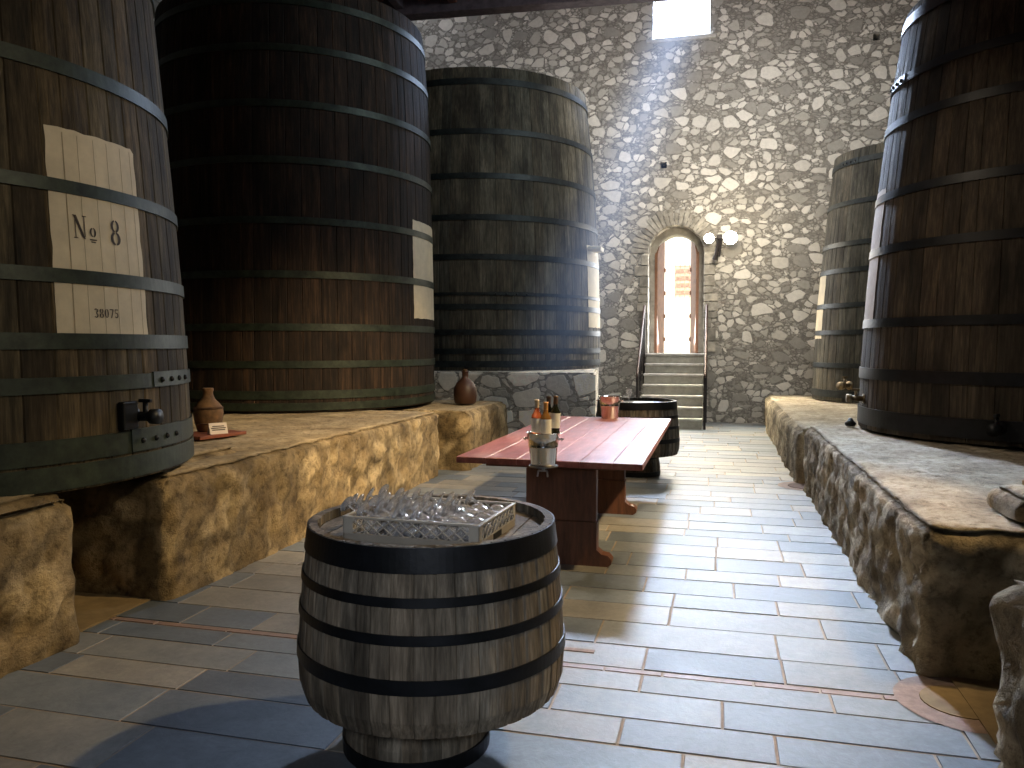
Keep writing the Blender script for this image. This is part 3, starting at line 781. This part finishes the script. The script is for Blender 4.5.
# glasses lean foot-up inside the rack
rg = random.Random(9); first = None
gm = Matrix.Translation((-1.04, 2.815, .886)) @ Matrix.Rotation(ROT, 4, 'Z')
for i in range(6):
    for j in range(5):
        x = -.2 + i * .076 + rg.uniform(-.003, .003); yy = -.155 + j * .078 + rg.uniform(-.002, .002)
        lean = R_(66 + rg.uniform(-5, 5)); hd_ = R_(180 + 8 + rg.uniform(-12, 12))
        # stem axis from the foot (up, left) down to the bowl (right): local +Z points down-right
        ax = Vector((math.sin(lean), math.sin(rg.uniform(-.16, .16)), -math.cos(lean))).normalized()
        q = ax.to_track_quat('Z', 'Y')
        bowl_end = Vector((x + .055, yy, .04)); foot = bowl_end - ax * .17
        p = gm @ foot; r = (gm.to_quaternion() @ q).to_euler()
        if first is None:
            first = wine_glass('upturned clear wine glass leaning foot-up among others in the rack', p, r, 'wine glasses leaning in the rack')
        else: dup(first, p, r)

# ------------------------------------------------------------ JUGS, TRAY, CARD
clay = simple('terracotta', (.13, .07, .028), .8, var=.5, scale=14, bump=.8)
jg = thing('clay_jug', 'brown clay jug with narrow neck on a wooden board beside the numbered vat', 'jug', (-4.37, 6.12, .835))
bm = bmesh.new(); lathe(bm, [(.001, 0), (.085, 0), (.095, .01), (.115, .08), (.128, .16), (.122, .21), (.095, .25), (.06, .285), (.045, .32), (.042, .35), (.05, .37), (.045, .385), (.03, .385), (.03, .35), (.001, .3)], 32); obj('jug_body', bm, clay, jg, True)
bm = bmesh.new()
for zz, rr in ((.205, .124), (.215, .121), (.075, .115)): lathe(bm, [(rr, zz - .004), (rr + .006, zz), (rr, zz + .004)], 28)
obj('cord', bm, simple('cord_brown', (.08, .04, .02), .9), jg)
bm = bmesh.new(); box(bm, -.19, .19, -.26, .26, 0, .03, .005); o = obj('wooden_board', bm, simple('board_red', (.2, .06, .03), .55, bump=.2), loc=(-4.29, 6.0, .806)); tag(o, 'reddish wooden board under the clay jug and folded card', 'board'); o.rotation_euler = (0, 0, R_(-12))
card = simple('white_card', (.7, .62, .56), .7, var=.04, bump=0)
cd = thing('tent_card', 'small white folded card with dark print beside the clay jug', 'card', (-4.16, 5.95, .838), R_(-38))
bm = bmesh.new(); prism(bm, [(-.045, 0), (-.042, 0), (0, .085), (.042, 0), (.045, 0), (0, .092)], -.075, .075); o = obj('card_fold', bm, card, cd); o.rotation_euler = (0, 0, R_(0))
bm = bmesh.new()
for k, (w, zz) in enumerate(((.05, .06), (.062, .045), (.055, .03))):
    t0 = (zz) / .092; x = .045 * (1 - t0) + .002
    t1 = (zz + .008) / .092; x1 = .045 * (1 - t1) + .002
    bm.faces.new([bm.verts.new(p) for p in ((x, -w, zz), (x, w, zz), (x1, w, zz + .008), (x1, -w, zz + .008))])
obj('print', bm, M['ink'], cd)
jg2 = thing('demijohn', 'dark brown demijohn in the shade on the short far left plinth', 'demijohn', (-3.42, 10.6, .775))
bm = bmesh.new(); lathe(bm, [(.001, 0), (.13, 0), (.15, .02), (.165, .12), (.16, .22), (.12, .3), (.06, .35), (.045, .38), (.045, .44), (.055, .445), (.055, .46), (.001, .46)], 32); obj('body', bm, simple('demijohn_brown', (.06, .025, .014), .5), jg2, True)
bm = bmesh.new(); lathe(bm, [(.03, .455), (.034, .485), (.001, .487)], 12); obj('stopper', bm, clay, jg2, True)

# ------------------------------------------------------------ STEPS, RAILS, DOOR
sm_ = simple('step_stone', (.36, .345, .29), .85, var=.2, bump=.4)
stt = thing('stone_steps', 'grey stone steps climbing to the arched doorway', 'steps', (DX, 15.3, 0))
n = 7; D0 = .0; run = (WY - 15.3) / n
for k in range(n):
    bm = bmesh.new(); w = .58 + .0
    box(bm, -w, w, k * run + .02, WY - 15.3 - .004, k * .2037, (k + 1) * .2037 - .045, .004); r_ = obj('riser', bm, sm_, stt)
    bm = bmesh.new(); box(bm, -w - .015, w + .015, k * run - .01, (k + 1) * run + .03 if k < n - 1 else WY - 15.3 - .004, (k + 1) * .2037 - .045, (k + 1) * .2037, .01); obj('tread', bm, M['sill'], stt)
rl = simple('rail_iron', (.02, .015, .015), .5, .3); rlb = simple('rail_rust', (.045, .02, .015), .6)
for s, lb in ((-1, 'dark metal handrail on the left side of the steps'), (1, 'dark metal handrail on the right side of the steps')):
    x = s * .635; h = thing('handrail', lb, 'handrail', (DX, 15.3, 0))
    top = (x, 1.5, 2.42); bot = (x, .05, 1.05)
    bm = bmesh.new(); tube(bm, [top, bot, (x, -.02, 1.0)], .022, 10); obj('rail', bm, rlb, h, True)
    for k, y_ in enumerate((1.48, .06)):
        zt = 1.05 + (y_ - .05) / 1.45 * 1.37; zb = 0 
        bm = bmesh.new(); box(bm, x - .022, x + .022, y_ - .022, y_ + .022, zb, zt, .003); obj('post', bm, rl, h)
    for k in range(1, 7):
        y_ = .06 + 1.42 * k / 7; zt = 1.05 + (y_ - .05) / 1.45 * 1.37
        bm = bmesh.new(); box(bm, x - .008, x + .008, y_ - .008, y_ + .008, zt - .95, zt); obj('baluster', bm, rl, h)
dw = simple('door_wood', (.2, .09, .045), .6, bump=.3)
for s, nm in ((-1, 'door_1'), (1, 'door_2')):
    d = bpy.data.objects.new(nm, None); C.objects.link(d); d.location = (DX + s * .43, WY + .32, 1.43); d['kind'] = 'structure'
    d.rotation_euler = (0, 0, R_(s * 17))
    # leaf swung open into the reveal: a half-arch board seen almost edge-on
    P = [(0, .0), (.43, .0)] + [(.43 - .43 * (1 - math.cos(R_(t))) , 2.07 + .43 * math.sin(R_(t))) for t in range(90, -1, -10)][::-1]
    P = [(0, 0), (.43, 0), (.43, 2.45)] + [(.43 * math.cos(R_(t)), 2.07 + .38 * math.sin(R_(t))) for t in (90,)]
    P = [(0, 0), (.43, 0), (.43, 2.48), (.33, 2.46), (.2, 2.39), (.1, 2.27), (.03, 2.15), (0, 2.07)]
    bm = bmesh.new(); prism(bm, P, -.03, .03, 'x'); obj('leaf', bm, dw, d)
    for zz in (.25, .75, 1.25, 1.75):
        bm = bmesh.new(); box(bm, -.05, .05, .4, .47, zz, zz + .09, .01); obj('hinge', bm, dw, d)
# wall-mounted twin floodlights
fd = thing('twin_floodlight', 'twin floodlight on the end wall right of the doorway', 'floodlight', (.02, WY, 3.75))
bm = bmesh.new(); box(bm, -.05, .05, -.12, 0, -.1, .1, .01); tube(bm, [(-.2, -.2, 0), (.2, -.2, 0)], .015, 8); tube(bm, [(0, -.2, 0), (0, -.1, 0)], .02, 8); obj('bracket', bm, rl, fd)
bm = bmesh.new(); tube(bm, [(0, -.15, -.02), (-.06, -.2, -.3), (-.09, -.2, -.42)], [.04, .035, .05], 8); tube(bm, [(.03, -.15, -.05), (0, -.2, -.36)], .02, 8); obj('cable_box', bm, rl, fd)
em = NT('lamp_glow'); em.b.inputs['Emission Color'].default_value = (1, .9, .72, 1); em.b.inputs['Emission Strength'].default_value = 40
for x, s in ((-.2, .1), (.215, .135)):
    bm = bmesh.new(); lathe(bm, [(.03, -.12), (s * .95, -.02), (s, 0), (s * .98, 0)], 24); bm.transform(Matrix.Rotation(R_(90 + 8), 4, 'X')); bm.transform(Matrix.Translation((x, -.3, 0))); hs = obj('lamp_housing', bm, rl, fd, True)
    bm = bmesh.new(); lathe(bm, [(.001, .02), (s * .6, .014), (s * .98, .0)], 24); bm.transform(Matrix.Rotation(R_(90 + 8), 4, 'X')); bm.transform(Matrix.Translation((x, -.3, 0))); obj('lamp_lens', bm, em.m, hs, True)

# ------------------------------------------------------------ OUTSIDE
om = simple('sunlit_render', (.85, .82, .74), .9, var=.05)
fc_ = thing('courtyard_facade', 'sunlit pale facade with a barred window seen through the doorway', 'building', (-.9, 23, 0))
def outside_wall():
    bm = bmesh.new(); box(bm, -5, 5, 0, .3, -.5, 8); return obj('wall', bm, om, fc_)
outside_wall()
wf = bmesh.new(); box(wf, -.28, .26, -.03, .02, 2.95, 3.85); wo = obj('window', wf, simple('pinkish_shade', (.62, .45, .38), .8), fc_)
bm = bmesh.new()
for k in range(5): box(bm, -.26 + k * .13 - .012, -.26 + k * .13 + .012, -.08, -.05, 2.93, 3.87)
for k in range(5): box(bm, -.29, .27, -.08, -.05, 3.0 + k * .2, 3.02 + k * .2)
obj('bars', bm, simple('rusty_bars', (.45, .27, .2), .7), wo)
bm = bmesh.new(); box(bm, -6, 5, 17.66, 24, 1.2, 1.4); tag(obj('courtyard_ground', bm, simple('pale_gravel', (.75, .68, .48), .95)), None, None, kind='structure')

# ------------------------------------------------------------ IMITATED HAZE
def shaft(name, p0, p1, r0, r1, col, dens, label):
    """a self-glowing volume imitating a daylit haze beam, brightest on its axis"""
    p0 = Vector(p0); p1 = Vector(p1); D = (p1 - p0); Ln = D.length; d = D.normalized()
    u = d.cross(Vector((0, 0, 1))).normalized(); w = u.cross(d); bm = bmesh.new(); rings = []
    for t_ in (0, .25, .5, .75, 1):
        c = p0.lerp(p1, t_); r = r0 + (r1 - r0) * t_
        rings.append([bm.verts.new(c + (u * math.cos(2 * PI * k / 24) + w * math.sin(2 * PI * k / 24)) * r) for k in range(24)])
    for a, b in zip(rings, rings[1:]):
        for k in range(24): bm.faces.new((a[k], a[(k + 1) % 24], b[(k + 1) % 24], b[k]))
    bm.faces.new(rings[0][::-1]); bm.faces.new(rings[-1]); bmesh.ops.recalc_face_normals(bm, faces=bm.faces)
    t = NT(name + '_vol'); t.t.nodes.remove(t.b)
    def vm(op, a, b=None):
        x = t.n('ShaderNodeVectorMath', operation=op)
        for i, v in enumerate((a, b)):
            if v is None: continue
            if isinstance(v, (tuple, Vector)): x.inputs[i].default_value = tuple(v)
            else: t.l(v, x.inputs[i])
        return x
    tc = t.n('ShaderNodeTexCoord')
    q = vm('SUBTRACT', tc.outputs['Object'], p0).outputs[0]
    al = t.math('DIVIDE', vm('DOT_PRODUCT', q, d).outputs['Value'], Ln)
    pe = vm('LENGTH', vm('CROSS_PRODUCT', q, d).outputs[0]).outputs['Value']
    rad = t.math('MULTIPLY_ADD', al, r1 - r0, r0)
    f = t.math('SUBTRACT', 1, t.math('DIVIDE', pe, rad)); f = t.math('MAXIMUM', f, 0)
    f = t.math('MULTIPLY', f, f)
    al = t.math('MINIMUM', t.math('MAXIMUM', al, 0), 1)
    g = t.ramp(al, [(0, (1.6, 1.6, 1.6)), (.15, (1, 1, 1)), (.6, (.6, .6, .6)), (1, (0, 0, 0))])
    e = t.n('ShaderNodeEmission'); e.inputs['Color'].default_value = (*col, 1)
    t.l(t.math('MULTIPLY', t.math('MULTIPLY', f, g), dens), e.inputs['Strength']); t.l(e.outputs[0], t.out.inputs['Volume'])  # emission stands in for daylight scattered by haze
    o = obj(name, bm, t.m); tag(o, label, 'light shaft', kind='stuff'); return o
shaft('shaft_glow', (-.74, WY - .45, 8.35), (-2.35, 10.9, .75), .75, 1.15, (.42, .6, 1.0), .42, 'bluish glowing volume imitating hazy daylight falling from the high window')

# ------------------------------------------------------------ LIGHTS
def light(name, kind, loc, target, energy, col, **k):
    l = bpy.data.lights.new(name, kind); l.energy = energy; l.color = col
    for a, v in k.items(): setattr(l, a, v)
    o = bpy.data.objects.new(name, l); C.objects.link(o); o.location = loc
    o.rotation_euler = (Vector(target) - Vector(loc)).to_track_quat('-Z', 'Y').to_euler(); return o
w = bpy.data.worlds.new('World'); bpy.context.scene.world = w; w.use_nodes = True
w.node_tree.nodes['Background'].inputs[0].default_value = (.8, .88, 1, 1); w.node_tree.nodes['Background'].inputs[1].default_value = 4.0
light('window_daylight', 'AREA', (-.79, WY + .6, 8.45), (1.1, 6, 0), 200, (.62, .76, 1), spread=R_(32), shape='RECTANGLE', size=1.1, size_y=1.0)
light('door_daylight', 'AREA', (DX, WY + .22, 2.7), (DX, 5, .3), 110, (.95, .97, 1), shape='RECTANGLE', size=.8, size_y=2.2)
light('warm_spot', 'SPOT', (3.3, 5.2, 6.0), (-3.2, 8.0, .2), 4200, (1, .74, .42), spot_size=R_(40), spot_blend=.9, shadow_soft_size=.12)
light('warm_fill', 'SPOT', (3.0, 5.0, 6.0), (-1.2, 4.8, 0), 1250, (1, .7, .33), spot_size=R_(44), spot_blend=.5, shadow_soft_size=.12)
light('flood_left', 'SPOT', (-.2, WY - .5, 3.75), (-.5, 13.4, 0), 700, (1, .86, .62), spot_size=R_(85), spot_blend=.9, shadow_soft_size=.1)
light('flood_right', 'SPOT', (.24, WY - .5, 3.72), (.3, 13.4, 0), 800, (1, .86, .62), spot_size=R_(85), spot_blend=.9, shadow_soft_size=.1)
light('wall_wash', 'AREA', (-.3, 13.2, 6.9), (0, 16.9, 4.0), 130, (.95, .9, .86), shape='RECTANGLE', size=4, size_y=.6)  # unseen area light added to brighten the end wall
light('entry_daylight', 'AREA', (.6, -3.2, 3.2), (-1, 3.5, .6), 12, (.62, .76, 1), shape='RECTANGLE', size=2.2, size_y=2.6)
light('barrel_spot', 'SPOT', (.3, -1.6, 2.7), (-1.08, 2.9, .6), 230, (.85, .9, 1), spot_size=R_(24), spot_blend=.9, shadow_soft_size=.3)  # unseen spot added to brighten the front of the near barrel
light('left_fill', 'SPOT', (-3.2, 5.5, 6.3), (1.6, 6.0, .6), 400, (1, .82, .6), spot_size=R_(68), spot_blend=.6, shadow_soft_size=.15)  # unseen warm spot added to light the right plinth
light('vat_fill', 'SPOT', (2.6, 2.6, 4.2), (-3.4, 3.6, 1.9), 300, (1, .84, .6), spot_size=R_(42), spot_blend=.9, shadow_soft_size=.3)  # unseen warm spot added to brighten the numbered vat and its panel
light('cool_fill', 'AREA', (1.6, 9.0, 6.9), (-3.8, 13.5, 3.2), 125, (.78, .93, 1), shape='RECTANGLE', size=2.5, size_y=1.5)  # unseen area light added to lift the far left vat
light('lamp_spill', 'POINT', (.1, 15.5, 3.9), (0, 0, 0), 90, (1, .87, .66), shadow_soft_size=.3)

sun = light('sun', 'SUN', (0, 19, 14), (0, 22, 2), 14, (1, .96, .86), angle=R_(1))

light('window_sky', 'AREA', (-.79, WY + .5, 8.6), (-.9, 9, 1), 330, (.55, .7, 1), shape='RECTANGLE', size=1.0, size_y=.8)

# ------------------------------------------------------------ CAMERA
cam = bpy.data.cameras.new('Camera'); cam.sensor_width = 36; cam.lens = 36 * 792 / 1024; cam.clip_end = 200
co = bpy.data.objects.new('Camera', cam); C.objects.link(co); co.location = (0, 0, 1.6)
co.rotation_euler = (R_(90 - 2.819), 0, R_(14.495))
bpy.context.scene.camera = co
vs = bpy.context.scene.view_settings; vs.view_transform = 'Standard'; vs.exposure = .12
